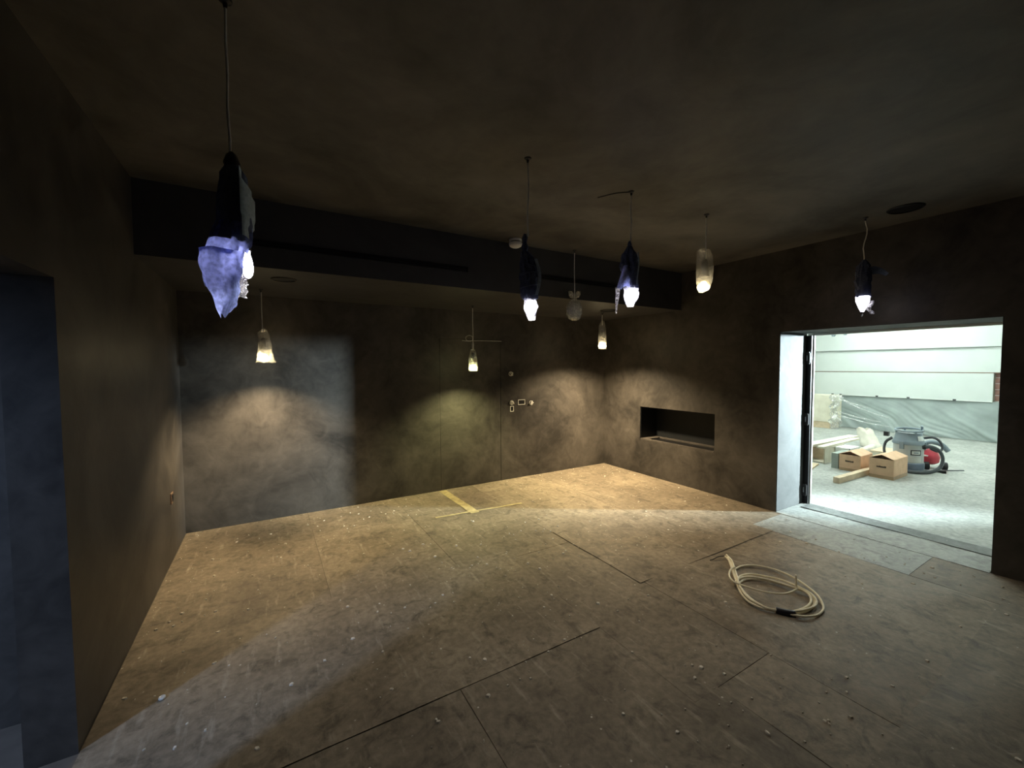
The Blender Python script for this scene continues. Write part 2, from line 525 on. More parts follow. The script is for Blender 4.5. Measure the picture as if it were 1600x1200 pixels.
# ---------------------------------------------------- floor covering boards
rnd = random.Random(5)
def sheet(x0, x1, y0, y1, layer, wave=0.0, mat='board', name='cover_board', curl=0.002):
    th = 0.003
    zb = 0.0 + layer*0.0025
    nu = max(4, int((x1-x0)/0.09)); nv = max(4, int((y1-y0)/0.09))
    sd = rnd.random()*50
    def top(u, v):
        x = x0+(x1-x0)*u; y = y0+(y1-y0)*v
        e = min(u*(x1-x0), (1-u)*(x1-x0), v*(y1-y0), (1-v)*(y1-y0))
        if u in (0, 1): x += (noise.noise((sd, y*2.5, 0)))*0.006*(1 if layer else .3)
        if v in (0, 1): y += (noise.noise((x*2.5, sd, 3)))*0.006*(1 if layer else .3)
        z = zb+th+0.0018*(noise.noise((x*3+sd, y*3, 1))+0.6)
        if layer: z += curl*math.exp(-e/0.04)*(0.4+abs(noise.noise((x*1.7, y*1.7, sd))))
        if wave:
            ph = (x*0.34 + y)*9.0 + 2.0*noise.noise((x*0.9, y*0.9, sd))
            z += wave*(0.5+0.5*math.sin(ph))**3*min(1, e/0.12)*(0.3+abs(noise.noise((x*1.1+4, y*1.1, 2)))*1.8)
        return (x, y, z)
    m = MB().grid(top, nu, nv)
    n0 = len(m.v)
    rim = [i for i in range(nu+1)] + [(j*(nu+1)+nu) for j in range(1, nv+1)] + [nv*(nu+1)+i for i in range(nu-1, -1, -1)] + [j*(nu+1) for j in range(nv-1, 0, -1)]
    low = [(m.v[i][0], m.v[i][1], zb if not layer else m.v[i][2]-th) for i in rim]
    m.v += low
    k = len(rim)
    for a in range(k):
        b = (a+1) % k
        m.f.append((rim[b], rim[a], n0+a, n0+b))
    return m.build(name, M[mat], floor)

for s in [(-0.73, 0.349, 3.09, 5.095, 0), (0.353, 1.309, 3.09, 5.095, 0), (1.313, 2.376, 2.96, 5.095, 0), (2.379, 3.45, 3.0, 5.095, 0),
          (3.454, 4.855, 2.9, 5.095, 0), (-0.73, 1.752, 1.87, 3.10, 1), (1.755, 2.42, 1.20, 2.957, 0), (2.383, 4.262, 2.10, 3.21, 2),
          (-0.73, 0.80, 0.2, 1.868, 0), (0.804, 1.937, 0.1, 1.868, 0), (2.423, 4.264, 0.62, 2.2, 0, 0.022), (1.940, 2.421, 0.62, 1.197, 0),
          (4.268, 4.855, 0.62, 1.097, 0, 0.01), (4.268, 4.855, 2.304, 2.897, 0), (1.940, 4.855, -1.49, 0.632, 1, 0.012), (-0.73, 1.937, -1.49, 0.097, 0)]:
    sheet(*s)
sheet(4.268, 4.855, 1.10, 2.30, 0, 0.008, 'mat_grey', 'cover_board')
sheet(4.84, 5.44, DY0+0.012, DY1-0.012, 1, 0.006, 'mat_grey', 'threshold_sheet')
sheet(5.26, 5.47, DY0+0.012, 2.29, 3, 0.0, 'strip_grey', 'threshold_strip', 0.004)

# dried plaster crumbs and grit lying all over the boards
r2 = random.Random(11)
m = MB()
def crumb(m, x, y, s, z=0.012):
    a = r2.random()*6.28
    n = r2.choice((4, 5, 6))
    el = r2.uniform(0.5, 1.0)
    base = []; topv = []
    for i in range(n):
        th = 2*PI*i/n
        q = r2.uniform(0.7, 1.15)*s
        px, py = q*math.cos(th), q*el*math.sin(th)
        base.append((x+px*math.cos(a)-py*math.sin(a), y+px*math.sin(a)+py*math.cos(a), z-0.008))
        topv.append((x+0.7*(px*math.cos(a)-py*math.sin(a)), y+0.7*(px*math.sin(a)+py*math.cos(a)), z-0.004+s*0.25))
    m.add(base+topv, [tuple(range(n, 2*n))]+[(i, (i+1) % n, n+(i+1) % n, n+i) for i in range(n)])
for i in range(1500):
    x = r2.uniform(-0.68, 4.75); y = r2.uniform(0.25, 5.05)
    if (2.7 < x < 3.5 and 1.1 < y < 2.15) or (1.45 < x < 2.65 and 4.0 < y):
        continue
    if r2.random() > 0.35 + 0.9*max(0, noise.noise((x*0.9, y*0.9, 7))+0.2):
        continue
    crumb(m, x, y, r2.choice((0.005, 0.006, 0.008, 0.010, 0.015))*r2.uniform(0.7, 1.2))
for i in range(60):                       # grit swept against the wall feet
    t_ = r2.random()
    x, y = (XL+0.03+abs(r2.gauss(0, .02)), r2.uniform(2.5, 5.0)) if t_ < .5 else (r2.uniform(-.6, 4.6), YB-0.02-abs(r2.gauss(0, .015)))
    crumb(m, x, y, r2.uniform(0.003, 0.008), 0.008)
o = m.build('plaster_crumbs', M['crumb'], None, False)
tag(o, 'pale plaster crumbs and grit scattered over the dirty floor boards', 'debris')
o['kind'] = 'stuff'

# ================================================================== pendants
HAZE = -YAW                     # local x of each pendant runs across the photo
def wob(a, b, amp, seed, n=9):
    out = []
    for i in range(n+1):
        t = i/n
        z = a+(b-a)*t
        e = math.sin(PI*t)
        out.append((amp*e*noise.noise((seed, t*2.3, 0)), amp*e*noise.noise((seed+9, t*2.3, 0)), z))
    return out

def add_lamp(parent, x, y, z, col, watts, angle=150, blend=1.0, size=0.045):
    ld = bpy.data.lights.new('bulb_light', 'SPOT')
    ld.energy = watts
    ld.color = col
    ld.spot_size = math.radians(angle)
    ld.spot_blend = blend
    ld.shadow_soft_size = size
    o = bpy.data.objects.new('bulb_light', ld)
    COL.objects.link(o)
    o.parent = parent
    o.location = (x, y, z)
    return o

def bulb(parent, x, y, z, mat, r=0.03, h=0.06):
    """frosted bulb hanging head-down, its top at z"""
    p = [(r*0.42, 0), (r*0.5, -h*0.15), (r*0.85, -h*0.4), (r, -h*0.62), (r*0.85, -h*0.85), (r*0.45, -h*0.97), (0.001, -h)]
    return MB().lathe(p, 14, (x, y, z)).build('bulb', mat, parent)

def holder(parent, x, y, z, h=0.07, r=0.022):
    m = MB().lathe([(0.006, h), (r*0.7, h*0.92), (r, h*0.7), (r, h*0.1), (r*1.15, h*0.1), (r*1.15, 0), (r*0.5, 0)], 14, (x, y, z), cap0=True)
    return m.build('lamp_holder', M['dark'], parent)

def rose(parent, dark=True):
    m = MB().lathe([(0.001, -0.03), (0.006, -0.028), (0.008, -0.012), (0.02, -0.006), (0.022, 0)], 14)
    return m.build('ceiling_hook', M['dark'], parent)

def wrap(parent, name, mat, rows, seed, amp=0.12, n=26, freq=2.6, cut=None, nv=None):
    """crinkled bag or cloth: rows of (z, centre x, half width, half depth); cut(u angle, v) removes faces"""
    rows = sorted(rows, key=lambda q: -q[0])
    nv = nv or (len(rows)-1)*3
    def at(v):
        f = v*(len(rows)-1); i = min(int(f), len(rows)-2); t = f-i
        t = t*t*(3-2*t)*0.5+t*0.5
        return [rows[i][k]*(1-t)+rows[i+1][k]*t for k in range(4)]
    def fn(u, v):
        z, cx, a, b = at(v)
        th = 2*PI*(u % 1.0)
        w_ = 1+amp*(noise.noise((math.cos(th)*freq+seed, math.sin(th)*freq, z*14))+0.5*noise.noise((math.cos(th)*freq*2.7+seed, math.sin(th)*freq*2.7, z*40)))
        dz = 0.10*a*noise.noise((math.cos(th)*2+seed, math.sin(th)*2, 5)) * v
        return (cx+a*w_*math.cos(th), b*w_*math.sin(th), z+dz)
    return MB().grid(fn, n, nv, cut).build(name, mat, parent)

def Z(yc, k):
    return lambda y: -(y-yc)/k

# --- blue-cloth pendant nearest the camera
z = Z(0, 459); X = lambda px: (px-357)/534
p = thing('pendant_lamp', 'large pendant draped in a hanging blue cloth, bright slit on its side', 'pendant lamp', (-0.09, 1.74, ZC), 0.052, 'wrapped pendant lamps')
rose(p)
MB().tube(wob(-0.02, z(238), 0.012, 1.0), 0.0042, 8).build('cord', M['cord'], p)
m = MB().lathe([(0.006, z(232)), (0.018, z(238)), (0.026, z(250)), (0.018, z(262)), (0.03, z(275))], 12, (0.004, 0, 0))
m.build('tape_knot', M['tape'], p)
holder(p, 0.028, 0, z(385), 0.10, 0.022)
bulb(p, X(379), -0.004, z(384), M['bulb_cool'], 0.017, 0.098)
rows = [(z(250), X(360), 0.016, 0.016), (z(268), X(361), 0.040, 0.036), (z(300), X(361), 0.048, 0.045), (z(345), X(359), 0.052, 0.050),
        (z(375), X(352), 0.062, 0.056), (z(400), X(345), 0.066, 0.06), (z(420), X(340), 0.064, 0.06), (z(445), X(341), 0.062, 0.06),
        (z(470), X(344), 0.044, 0.05), (z(486), X(343), 0.026, 0.04), (z(495), X(338), 0.010, 0.03)]
def cut(u, v):
    c = math.cos(2*PI*u)
    if v > 0.50 and math.sin(2*PI*u) < 0.25: return True  # the front continues as the hem
    return v > 0.42 and c > 0.55                          # slit beside the bulb
wrap(p, 'cloth', M['blue'], [r for r in rows if z(446) <= r[0] <= z(344)], 3.3, 0.14, 44, 2.2, cut, 22)
def hang(u, v):                                           # front of the cloth hanging lower than the back
    y = 392+103*v
    le = [306, 305, 308, 314, 321, 328, 333]; ri = [373, 372, 369, 365, 364, 359, 343]
    f = v*6; i = min(5, int(f)); q = f-i
    a = le[i]*(1-q)+le[i+1]*q; b = ri[i]*(1-q)+ri[i+1]*q
    xx = a+(b-a)*u
    tear = 3.0*noise.noise((u*9, v*14, 2)) if u > 0.9 else 0
    bul = 0.055*math.sin(PI*min(1, max(0, u*0.9+0.05)))
    return (X(xx+tear)+0.002*math.sin(v*20+u*9), -0.022-bul-0.010*math.sin(u*8+v*3)+0.006*noise.noise((u*7, v*9, 1)), z(y+3*math.sin(u*11)*v))
MB().grid(hang, 16, 26).build('cloth_hem', M['blue'], p)
wrap(p, 'cloth_hood', M['navy'], [r for r in rows if r[0] >= z(376)], 6.1, 0.12, 36, 2.0, None, 16)
def fold(u, v):                                             # grey-blue folded corner on the right
    y = 262+(368-262)*v
    xl = 366+ (2 if v > .7 else 0); xr = [372, 386, 391, 391, 389, 384][min(5, int(v*5.99))]
    xx = X(xl+(xr-xl)*u)
    return (xx+0.006, -0.066+0.095*u*u-0.005*math.sin(v*7), z(y))
MB().grid(fold, 6, 14).build('cloth_fold', M['bluegrey'], p)
def tail(u, v):
    return (X(366+14*u-5*v)+0.004*math.sin(v*22+u*4), -0.02+0.012*math.sin(u*9+v*13), z(420+42*v))
MB().grid(tail, 6, 12).build('plastic_tail', M['filmcool'], p)
add_lamp(p, X(381), 0.0, z(432), COOL, LAMP_W*0.08, 140)

# --- navy wrapped pendant with plastic frill
z = Z(247, 260); X = lambda px: (px-829)/260
p = thing('pendant_lamp', 'narrow pendant bound in dark navy cloth beside the smoke detector', 'pendant lamp', (1.38, 2.11, ZC), HAZE, 'wrapped pendant lamps')
rose(p)
MB().tube(wob(-0.02, z(368), 0.015, 2.2), 0.0046, 8).build('cord', M['cord'], p)
m = MB().lathe([(0.008, z(364)), (0.018, z(370)), (0.012, z(377)), (0.022, z(384)), (0.014, z(392)), (0.026, z(400))], 12, (X(824), 0, 0))
m.build('tape_knot', M['navy'], p)
wrap(p, 'cloth_wrap', M['navy'], [(z(392), X(824), 0.022, 0.022), (z(405), X(829), 0.046, 0.04), (z(430), X(830), 0.050, 0.042), (z(452), X(830), 0.046, 0.04), (z(466), X(831), 0.036, 0.034)], 8.0, 0.5, 34, 3.0, None, 24)
for yb, rb in ((412, 0.046), (428, 0.050), (446, 0.049)):
    q_ = [(X(830)+rb*1.02*math.cos(2*PI*i/20), 0.9*rb*math.sin(2*PI*i/20), z(yb)+0.012*math.cos(2*PI*i/20+yb)) for i in range(21)]
    MB().tube(q_, 0.006, 6).build('binding', M['navy'], p)
m = MB().grid(lambda u, v: (X(838+5*u+6*math.sin(v*3)), -0.042+0.006*math.sin(v*9), z(405+56*v)), 2, 14)
m.build('cloth_strip', M['bluegrey'], p)
holder(p, X(832), 0, z(468), 0.06, 0.022)
bulb(p, X(832), 0, z(467), M['bulb_cool'], 0.036, 0.075)
wrap(p, 'plastic_frill', M['filmcool'], [(z(464), X(832), 0.034, 0.034), (z(478), X(833), 0.042, 0.04), (z(490), X(833), 0.030, 0.03), (z(499), X(834), 0.018, 0.02)], 4.0, 0.35, 24, 3.0)
add_lamp(p, X(832), 0, z(492), COOL, LAMP_W*0.15, 140)

# --- pendant with a blue flap and white torn strip
z = Z(299, 218); X = lambda px: (px-985)/218
p = thing('pendant_lamp', 'pendant in navy cloth with a lit blue flap and a white torn strip', 'pendant lamp', (2.28, 2.13, ZC), HAZE, 'wrapped pendant lamps')
rose(p)
MB().tube(wob(-0.02, z(382), 0.02, 3.7), 0.0046, 8).build('cord', M['cord'], p)
MB().lathe([(0.008, z(376)), (0.016, z(381)), (0.010, z(387)), (0.03, z(396))], 12, (X(983), 0, 0)).build('tape_knot', M['navy'], p)
wrap(p, 'cloth_wrap', M['navy'], [(z(384), X(983), 0.016, 0.016), (z(396), X(983), 0.05, 0.044), (z(415), X(983), 0.056, 0.046), (z(432), X(986), 0.046, 0.042), (z(450), X(988), 0.04, 0.04)], 2.0, 0.45, 34, 2.6, None, 24)
m = MB().grid(lambda u, v: (X(963-3*v+(22-2*v)*u*(0.55+0.45*v)+8*(1-v)), -0.046-0.012*math.sin(u*5+v*2), z(416+34*v+3*math.sin(u*6)*v)), 8, 10)
m.build('cloth_flap', M['blue'], p)
m = MB().grid(lambda u, v: (X(958+1*v+(8-6*v)*u), -0.05-0.006*math.sin(v*6), z(449+41*v)), 3, 10)
m.build('torn_strip', M['filmmilk'], p)
m = MB().grid(lambda u, v: (X(993+2*u+1.5*math.sin(v*5)), -0.04, z(395+50*v)), 1, 12)
m.build('cloth_strip', M['bluegrey'], p)
holder(p, X(986), 0, z(450), 0.06, 0.022)
bulb(p, X(986), 0, z(448), M['bulb_cool'], 0.046, 0.085)
wrap(p, 'plastic_frill', M['filmcool'], [(z(446), X(986), 0.044, 0.044), (z(458), X(986), 0.05, 0.048), (z(468), X(985), 0.040, 0.04), (z(478), X(985), 0.022, 0.025)], 5.0, 0.35, 24, 3.0)
add_lamp(p, X(986), 0, z(472), COOL, LAMP_W*0.15, 140)
MB().tube(crom([(0, 0, -0.004), (-0.10, 0.02, -0.003), (-0.22, 0.10, -0.002)], 4), 0.003, 6).build('surface_wire', M['dark'], p)

# --- long clear bag
z = Z(335, 189); X = lambda px: (px-1102)/189
p = thing('pendant_lamp', 'pendant in a long clear plastic bag with warm light, alone above the right side', 'pendant lamp', (3.16, 2.13, ZC), HAZE, 'pendants in clear bags')
rose(p)
MB().tube(wob(-0.02, z(408), 0.006, 5.0), 0.0048, 8).build('cord', M['cord'], p)
holder(p, X(1101), 0, z(432), 0.15, 0.03)
bulb(p, X(1099), 0, z(440), M['bulb_warm'], 0.048, 0.075)
wrap(p, 'plastic_bag', M['film'], [(z(388), X(1097), 0.022, 0.022), (z(391), X(1098), 0.052, 0.045), (z(400), X(1100), 0.064, 0.055), (z(425), X(1101), 0.066, 0.058), (z(440), X(1100), 0.060, 0.054), (z(449), X(1099), 0.050, 0.046), (z(456), X(1096), 0.02, 0.02)], 7.0, 0.10, 30, 2.6)
add_lamp(p, X(1099), 0, z(452), WARM, LAMP_W*0.6, 140)

# --- dark wrapped pendant over the bright opening
z = Z(346, 181); X = lambda px: (px-1353)/181
p = thing('pendant_lamp', 'dark wrapped pendant with a loose flap hanging in front of the bright opening', 'pendant lamp', (4.40, 1.49, ZC), HAZE, 'wrapped pendant lamps')
rose(p)
MB().tube(wob(-0.02, z(414), 0.03, 6.4), 0.0046, 8).build('cord', M['cord'], p)
wrap(p, 'cloth_wrap', M['navy'], [(z(410), X(1354), 0.010, 0.010), (z(420), X(1353), 0.046, 0.04), (z(440), X(1353), 0.054, 0.046), (z(458), X(1353), 0.052, 0.046), (z(468), X(1353), 0.050, 0.046)], 9.0, 0.35, 30, 2.8, None, 20)
m = MB().grid(lambda u, v: (X(1352+32*u), -0.05+0.03*v, z(424-3*math.sin(u*3.1)+9*u*u+(16-13*u)*v)), 10, 4)
m.build('cloth_flap', M['navy'], p)
holder(p, X(1353), 0, z(466), 0.07, 0.025)
MB().lathe([(0.022, z(464)), (0.050, z(467)), (0.046, z(474)), (0.026, z(484)), (0.012, z(490)), (0.001, z(491))], 16, (X(1353), 0, 0), cap0=True).build('bulb', M['bulb_dim'], p)
m = MB().grid(lambda u, v: (X(1356+9*u+1.5*math.sin(v*9)), -0.03+0.02*math.sin(u*6+v*4), z(474+20*v)), 5, 6)
m.build('plastic_tail', M['filmcool'], p)
MB().lathe([(0.003, z(488)), (0.009, z(491)), (0.009, z(496)), (0.002, z(498))], 8, (X(1352), 0, 0), cap1=True).build('bulb_tip', M['dark'], p)
add_lamp(p, X(1353), 0, z(493), COOL, LAMP_W*0.12, 130)

# --- flared clear bag near the left wall
z = Z(452, 162); X = lambda px: (px-408)/162
p = thing('pendant_lamp', 'pendant in a flared crinkled clear bag with warm light near the left wall', 'pendant lamp', (-0.03, 4.65, ZS), HAZE, 'pendants in clear bags')
rose(p)
MB().tube(wob(-0.02, z(518), 0.012, 7.1), 0.0045, 8).build('cord', M['cord'], p)
holder(p, X(409), 0, z(546), 0.12, 0.026)
bulb(p, X(409), 0, z(553), M['bulb_warm'], 0.05, 0.07)
wrap(p, 'plastic_bag', M['film'], [(z(513), X(411), 0.010, 0.010), (z(519), X(409), 0.050, 0.045), (z(535), X(411), 0.056, 0.05), (z(548), X(411), 0.058, 0.055), (z(558), X(412), 0.072, 0.06), (z(566), X(412), 0.088, 0.065)], 3.0, 0.26, 30, 2.4)
m = MB().grid(lambda u, v: (X(417+10*v+4*u*(1-v)), -0.04-0.02*u, z(548+16*v+3*u)), 3, 8)
m.build('bag_corner', M['film'], p)
add_lamp(p, X(409), 0, z(562), WARM, LAMP_W*7.2, 128)

# --- clear bag with knotted wire
z = Z(478, 126); X = lambda px: (px-738)/126
p = thing('pendant_lamp', 'small pendant in a clear bag with greenish light and a knotted horizontal wire', 'pendant lamp', (2.21, 4.64, ZS), HAZE, 'pendants in clear bags')
rose(p)
MB().tube(wob(-0.02, z(546), 0.012, 8.3), 0.005, 8).build('cord', M['cord'], p)
w_ = crom([(X(721), -0.01, z(532)), (X(731), -0.012, z(533)), (X(737), -0.01, z(532)), (X(737), 0.0, z(526)), (X(732), 0.0, z(524)), (X(727), -0.01, z(527)), (X(729), -0.016, z(532)),
           (X(738), -0.014, z(532.5)), (X(755), -0.012, z(532.5)), (X(783), -0.02, z(533.5))], 5)
MB().tube(w_, 0.0028, 6).build('tie_wire', M['cord'], p)
MB().lathe([(0.006, z(534)), (0.013, z(538)), (0.011, z(546)), (0.006, z(548))], 10).build('cable_clamp', M['whiteplastic'], p)
holder(p, 0, 0, z(560), 0.08, 0.026)
bulb(p, 0, 0, z(570), M['bulb_green'], 0.05, 0.07)
MB().box(0.0, 0.05, -0.036, -0.034, z(566), z(560)).build('paper_tag', M['paper'], p)
wrap(p, 'plastic_bag', M['film'], [(z(546), 0, 0.030, 0.03), (z(550), 0, 0.040, 0.036), (z(565), 0, 0.052, 0.045), (z(578), 0, 0.058, 0.05), (z(580), 0, 0.045, 0.04)], 12.0, 0.14, 28, 3.0)
add_lamp(p, 0, 0, z(577), GREENISH, LAMP_W*4.6, 130)

# --- slim clear bag in the far corner
z = Z(489, 110); X = lambda px: (px-941)/110
p = thing('pendant_lamp', 'small pendant in a slim clear bag with warm light in the far corner', 'pendant lamp', (4.11, 4.36, ZS), HAZE, 'pendants in clear bags')
rose(p)
MB().tube(wob(-0.02, z(508), 0.006, 9.4), 0.005, 8).build('cord', M['cord'], p)
holder(p, 0, 0, z(525), 0.085, 0.026)
bulb(p, 0, 0, z(535), M['bulb_warm'], 0.056, 0.085)
wrap(p, 'plastic_bag', M['film'], [(z(501), 0, 0.012, 0.012), (z(509), 0, 0.050, 0.045), (z(522), 0, 0.052, 0.046), (z(535), 0, 0.056, 0.05), (z(545), 0, 0.050, 0.046)], 14.0, 0.14, 28, 3.0)
add_lamp(p, 0, 0, z(546), WARM, LAMP_W*5.0, 146)

# --- unlit bagged round fitting
z = Z(392, 144); X = lambda px: (px-900)/144
p = thing('bagged_fitting', 'unlit round fitting in a knotted milky bag hanging from the ceiling', 'pendant lamp', (2.89, 3.50, ZC), HAZE)
rose(p)
MB().tube(wob(-0.02, z(470), 0.008, 4.4), 0.004, 8).build('cord', M['cord'], p)
dsk = MB()
prof = [(0.001, -0.018), (0.06, -0.018), (0.078, -0.010), (0.084, 0.0), (0.078, 0.010), (0.06, 0.018), (0.001, 0.018)]
n_ = 24
for r_, q in prof:
    for j in range(n_):
        a = 2*PI*j/n_
        dsk.v.append((X(899.5)+r_*math.cos(a), q, z(486)+r_*1.03*math.sin(a)))
for i in range(len(prof)-1):
    for j in range(n_):
        dsk.f.append((i*n_+j, i*n_+(j+1) % n_, (i+1)*n_+(j+1) % n_, (i+1)*n_+j))
dsk.smooth = True
dsk.build('round_fitting', M['whiteplastic'], p)
wrap(p, 'plastic_bag', M['filmmilk'], [(z(467), X(900), 0.02, 0.02), (z(472), X(900), 0.06, 0.035), (z(480), X(899.5), 0.088, 0.045), (z(490), X(899.5), 0.088, 0.045), (z(498), X(900), 0.06, 0.035), (z(501), X(900), 0.02, 0.02)], 21.0, 0.06, 28, 2.5)
for sx in (-1, 1):
    def ear(u, v, sx=sx):
        a = 2*PI*u
        rr = 0.036*math.sin(PI*min(v*1.02, 1))+0.007
        return (X(900)+sx*(0.010+0.052*v)+rr*math.cos(a)*0.5, rr*math.sin(a)*0.8, z(466)+0.085*v-0.01*v*v+rr*0.5*math.cos(a)*-sx+0.006*noise.noise((u*6, v*6, sx)))
    MB().grid(ear, 14, 8).build('bag_ear', M['filmmilk'], p)

# ================================================================== ceiling and wall fittings
d = thing('smoke_detector', 'white round smoke detector on the dark ceiling by the soffit', 'smoke detector', (2.14, 3.50, ZC))
MB().lathe([(0.062, 0), (0.062, -0.018), (0.056, -0.02)], 24, cap1=True).build('base', M['whiteplastic'], d)
MB().lathe([(0.050, -0.02), (0.050, -0.032)], 24).build('vent_band', M['dark'], d)
MB().lathe([(0.062, -0.032), (0.066, -0.045), (0.058, -0.065), (0.035, -0.078), (0.001, -0.080)], 24, cap0=True).build('dome', M['whiteplastic'], d)

def disc_fitting(loc, r, label, face, rim, group):
    t = thing('recessed_speaker', label, 'ceiling fitting', loc, 0, group)
    MB().lathe([(r, 0), (r, -0.006), (r*0.94, -0.011), (r*0.86, -0.009), (r*0.86, -0.002)], 32).build('rim', rim, t)
    MB().lathe([(r*0.86, -0.004), (r*0.4, -0.006), (0.001, -0.006)], 32).build('grille', face, t)
disc_fitting((4.42, 1.24, ZC), 0.115, 'black round fitting on the main ceiling above the bright opening', M['black'], M['black'], 'round ceiling fittings')
disc_fitting((0.145, 4.03, ZS), 0.10, 'round fitting under the soffit near the left wall', M['black'], M['lip'], 'round ceiling fittings')
disc_fitting((3.99, 4.12, ZS), 0.11, 'round black fitting under the soffit in the far corner', M['black'], M['black'], 'round ceiling fittings')

def slot(x0, x1, zc, label):
    t = thing('slot_diffuser', label, 'air diffuser', ((x0+x1)/2, YS, zc), 0, 'slot diffusers in the soffit')
    h = (x1-x0)/2
    MB().box(-h, h, -0.006, 0.0, -0.022, 0.022).build('slot_back', M['black'], t)
    for q in (-0.020, 0.0, 0.020):
        MB().box(-h, h, -0.016, -0.006, q-0.004, q+0.004).build('blade', M['black'], t)
    for sx in (-1, 1):
        MB().box(sx*h-0.004, sx*h+0.004, -0.016, 0.0, -0.024, 0.024).build('end_cap', M['black'], t)
slot(-0.07, 1.675, 2.577, 'long black double slot diffuser on the soffit, left of the smoke detector')
slot(2.50, 3.72, 2.605, 'shorter black slot diffuser on the soffit behind the bagged fitting')

def backbox(name, label, x, zc, w_, h_, wires, dark=False, rnd_=False, seed=1):
    t = thing(name, label, 'socket box', (x, YB, zc), 0, 'open socket boxes on the back wall')
    if rnd_:
        m = MB()
        for r_, q in ((0.034, 0.0), (0.034, -0.006), (0.028, -0.006), (0.028, 0.0)):
            for j in range(16):
                a = 2*PI*j/16
                m.v.append((r_*math.cos(a), q, r_*math.sin(a)))
        for i in range(3):
            for j in range(16):
                m.f.append((i*16+j, i*16+(j+1) % 16, (i+1)*16+(j+1) % 16, (i+1)*16+j))
        m.build('box_rim', M['whiteplastic'] if not dark else M['dark'], t)
        m = MB().add([(0.028*math.cos(2*PI*j/16), -0.002, 0.028*math.sin(2*PI*j/16)) for j in range(16)], [tuple(range(16))])
        m.build('box_back', M['black'], t)
    else:
        m = MB()
        e = 0.007
        m.box(-w_/2, w_/2, -0.008, 0, h_/2-e, h_/2).box(-w_/2, w_/2, -0.008, 0, -h_/2, -h_/2+e)
        m.box(-w_/2, -w_/2+e, -0.008, 0, -h_/2+e, h_/2-e).box(w_/2-e, w_/2, -0.008, 0, -h_/2+e, h_/2-e)
        m.build('box_rim', M['whiteplastic'], t)
        MB().box(-w_/2+e, w_/2-e, -0.003, -0.001, -h_/2+e, h_/2-e).build('box_back', M['black'], t)
    q = random.Random(seed)
    for i in range(wires):
        a = [(q.uniform(-.02, .02), -0.004, q.uniform(-.02, .02))]
        for k in range(4):
            a.append((q.uniform(-.028, .028), -0.01-0.008*k, q.uniform(-.028, .028)))
        MB().tube(crom(a, 4), 0.0045, 6).build('wire', M['whiteplastic'], t)
backbox('socket_box', 'topmost open socket box with white wires beside the flush door', 3.03, 1.54, .07, .07, 4, rnd_=True, seed=3)
backbox('socket_box', 'open round box with curled white wires beside the flush door at chest height', 3.04, 1.12, .07, .07, 4, rnd_=True, seed=8)
backbox('socket_box', 'wide black socket box with white rim between two round boxes', 3.21, 1.12, .12, .075, 0)
backbox('socket_box', 'faint round socket box farthest from the flush door', 3.38, 1.10, .07, .07, 2, rnd_=True, seed=5)
backbox('socket_box', 'lowest small black square socket box beside the flush door', 3.045, 1.03, .06, .08, 0)
t = thing('socket_box', 'dark brown socket box low on the left wall near the corner', 'socket box', (XL, 4.49, 0.53))
MB().box(0, 0.006, -0.045, 0.045, -0.045, 0.045).build('plate', M['cardin'], t)
MB().box(0.006, 0.009, -0.03, 0.03, -0.03, 0.03).build('box_back', M['black'], t)

# ================================================================== on the floor of the dark room
t = thing('cable_coil', 'coil of cream cable bound with black tape on the dusty floor', 'cable', (3.05, 1.55, 0.011))
O = Vector((3.05, 1.55, 0))
def lift(pts, z0=0.009, amp=0.004, seed=0):
    return crom([(x-O.x, y-O.y, z0+amp*(0.5+0.5*math.sin(i*0.9+seed))) for i, (x, y) in enumerate(pts)], 5)
bundle = [(3.309,2.006),(3.243,1.919),(3.136,1.833),(3.036,1.753),(2.95,1.689),(2.869,1.616),(2.813,1.536),(2.802,1.459),(2.826,1.398),(2.861,1.354),(2.885,1.318),(2.959,1.284),(3.056,1.269),(3.154,1.28),(3.239,1.326),(3.272,1.384),(3.258,1.446),(3.24,1.527),(3.208,1.604),(3.144,1.68),(3.062,1.708),(2.965,1.695)]
outer = [(3.298,1.976),(3.164,1.865),(3.05,1.775),(2.955,1.686),(2.885,1.607),(2.834,1.511),(2.817,1.421),(2.85,1.35),(2.879,1.299),(2.931,1.246),(3.0,1.215),(3.082,1.209),(3.173,1.233),(3.276,1.304),(3.337,1.384),(3.394,1.49),(3.423,1.602),(3.414,1.696),(3.351,1.793),(3.258,1.833),(3.154,1.83)]
inner = [(3.154,1.83),(3.078,1.82),(2.981,1.772),(2.928,1.71),(2.932,1.666),(2.955,1.577),(2.994,1.501),(3.056,1.438),(3.126,1.414),(3.206,1.411)]
ring2 = [(2.855,1.35),(2.82,1.40),(2.815,1.46),(2.84,1.54),(2.89,1.62),(2.965,1.695),(3.046,1.732),(3.125,1.73),(3.187,1.704),(3.237,1.638),(3.276,1.563),(3.28,1.474),(3.268,1.399),(3.246,1.335),(3.19,1.282),(3.111,1.259),(3.015,1.272),(2.90,1.31)]
MB().tube(lift(bundle), 0.0075, 8).build('cable_turn', M['cream'], t)
MB().tube(lift([(x+0.012, y-0.004) for x, y in bundle[:8]] + [(x-0.012, y+0.014) for x, y in bundle[8:]], 0.020, 0.004, 2), 0.0075, 8).build('cable_turn', M['cream'], t)
MB().tube(lift(outer, 0.013, 0.006, 1), 0.0075, 8).build('cable_turn', M['cream'], t)
MB().tube(lift(ring2, 0.022, 0.006, 3), 0.0075, 8).build('cable_turn', M['cream'], t)
il = lift(inner, 0.034, 0.004, 0)
il = il[:-1] + crom([il[-1], il[-1]+Vector((0.015, 0.01, 0.02)), il[-1]+Vector((0.012, 0.012, 0.095))], 5)
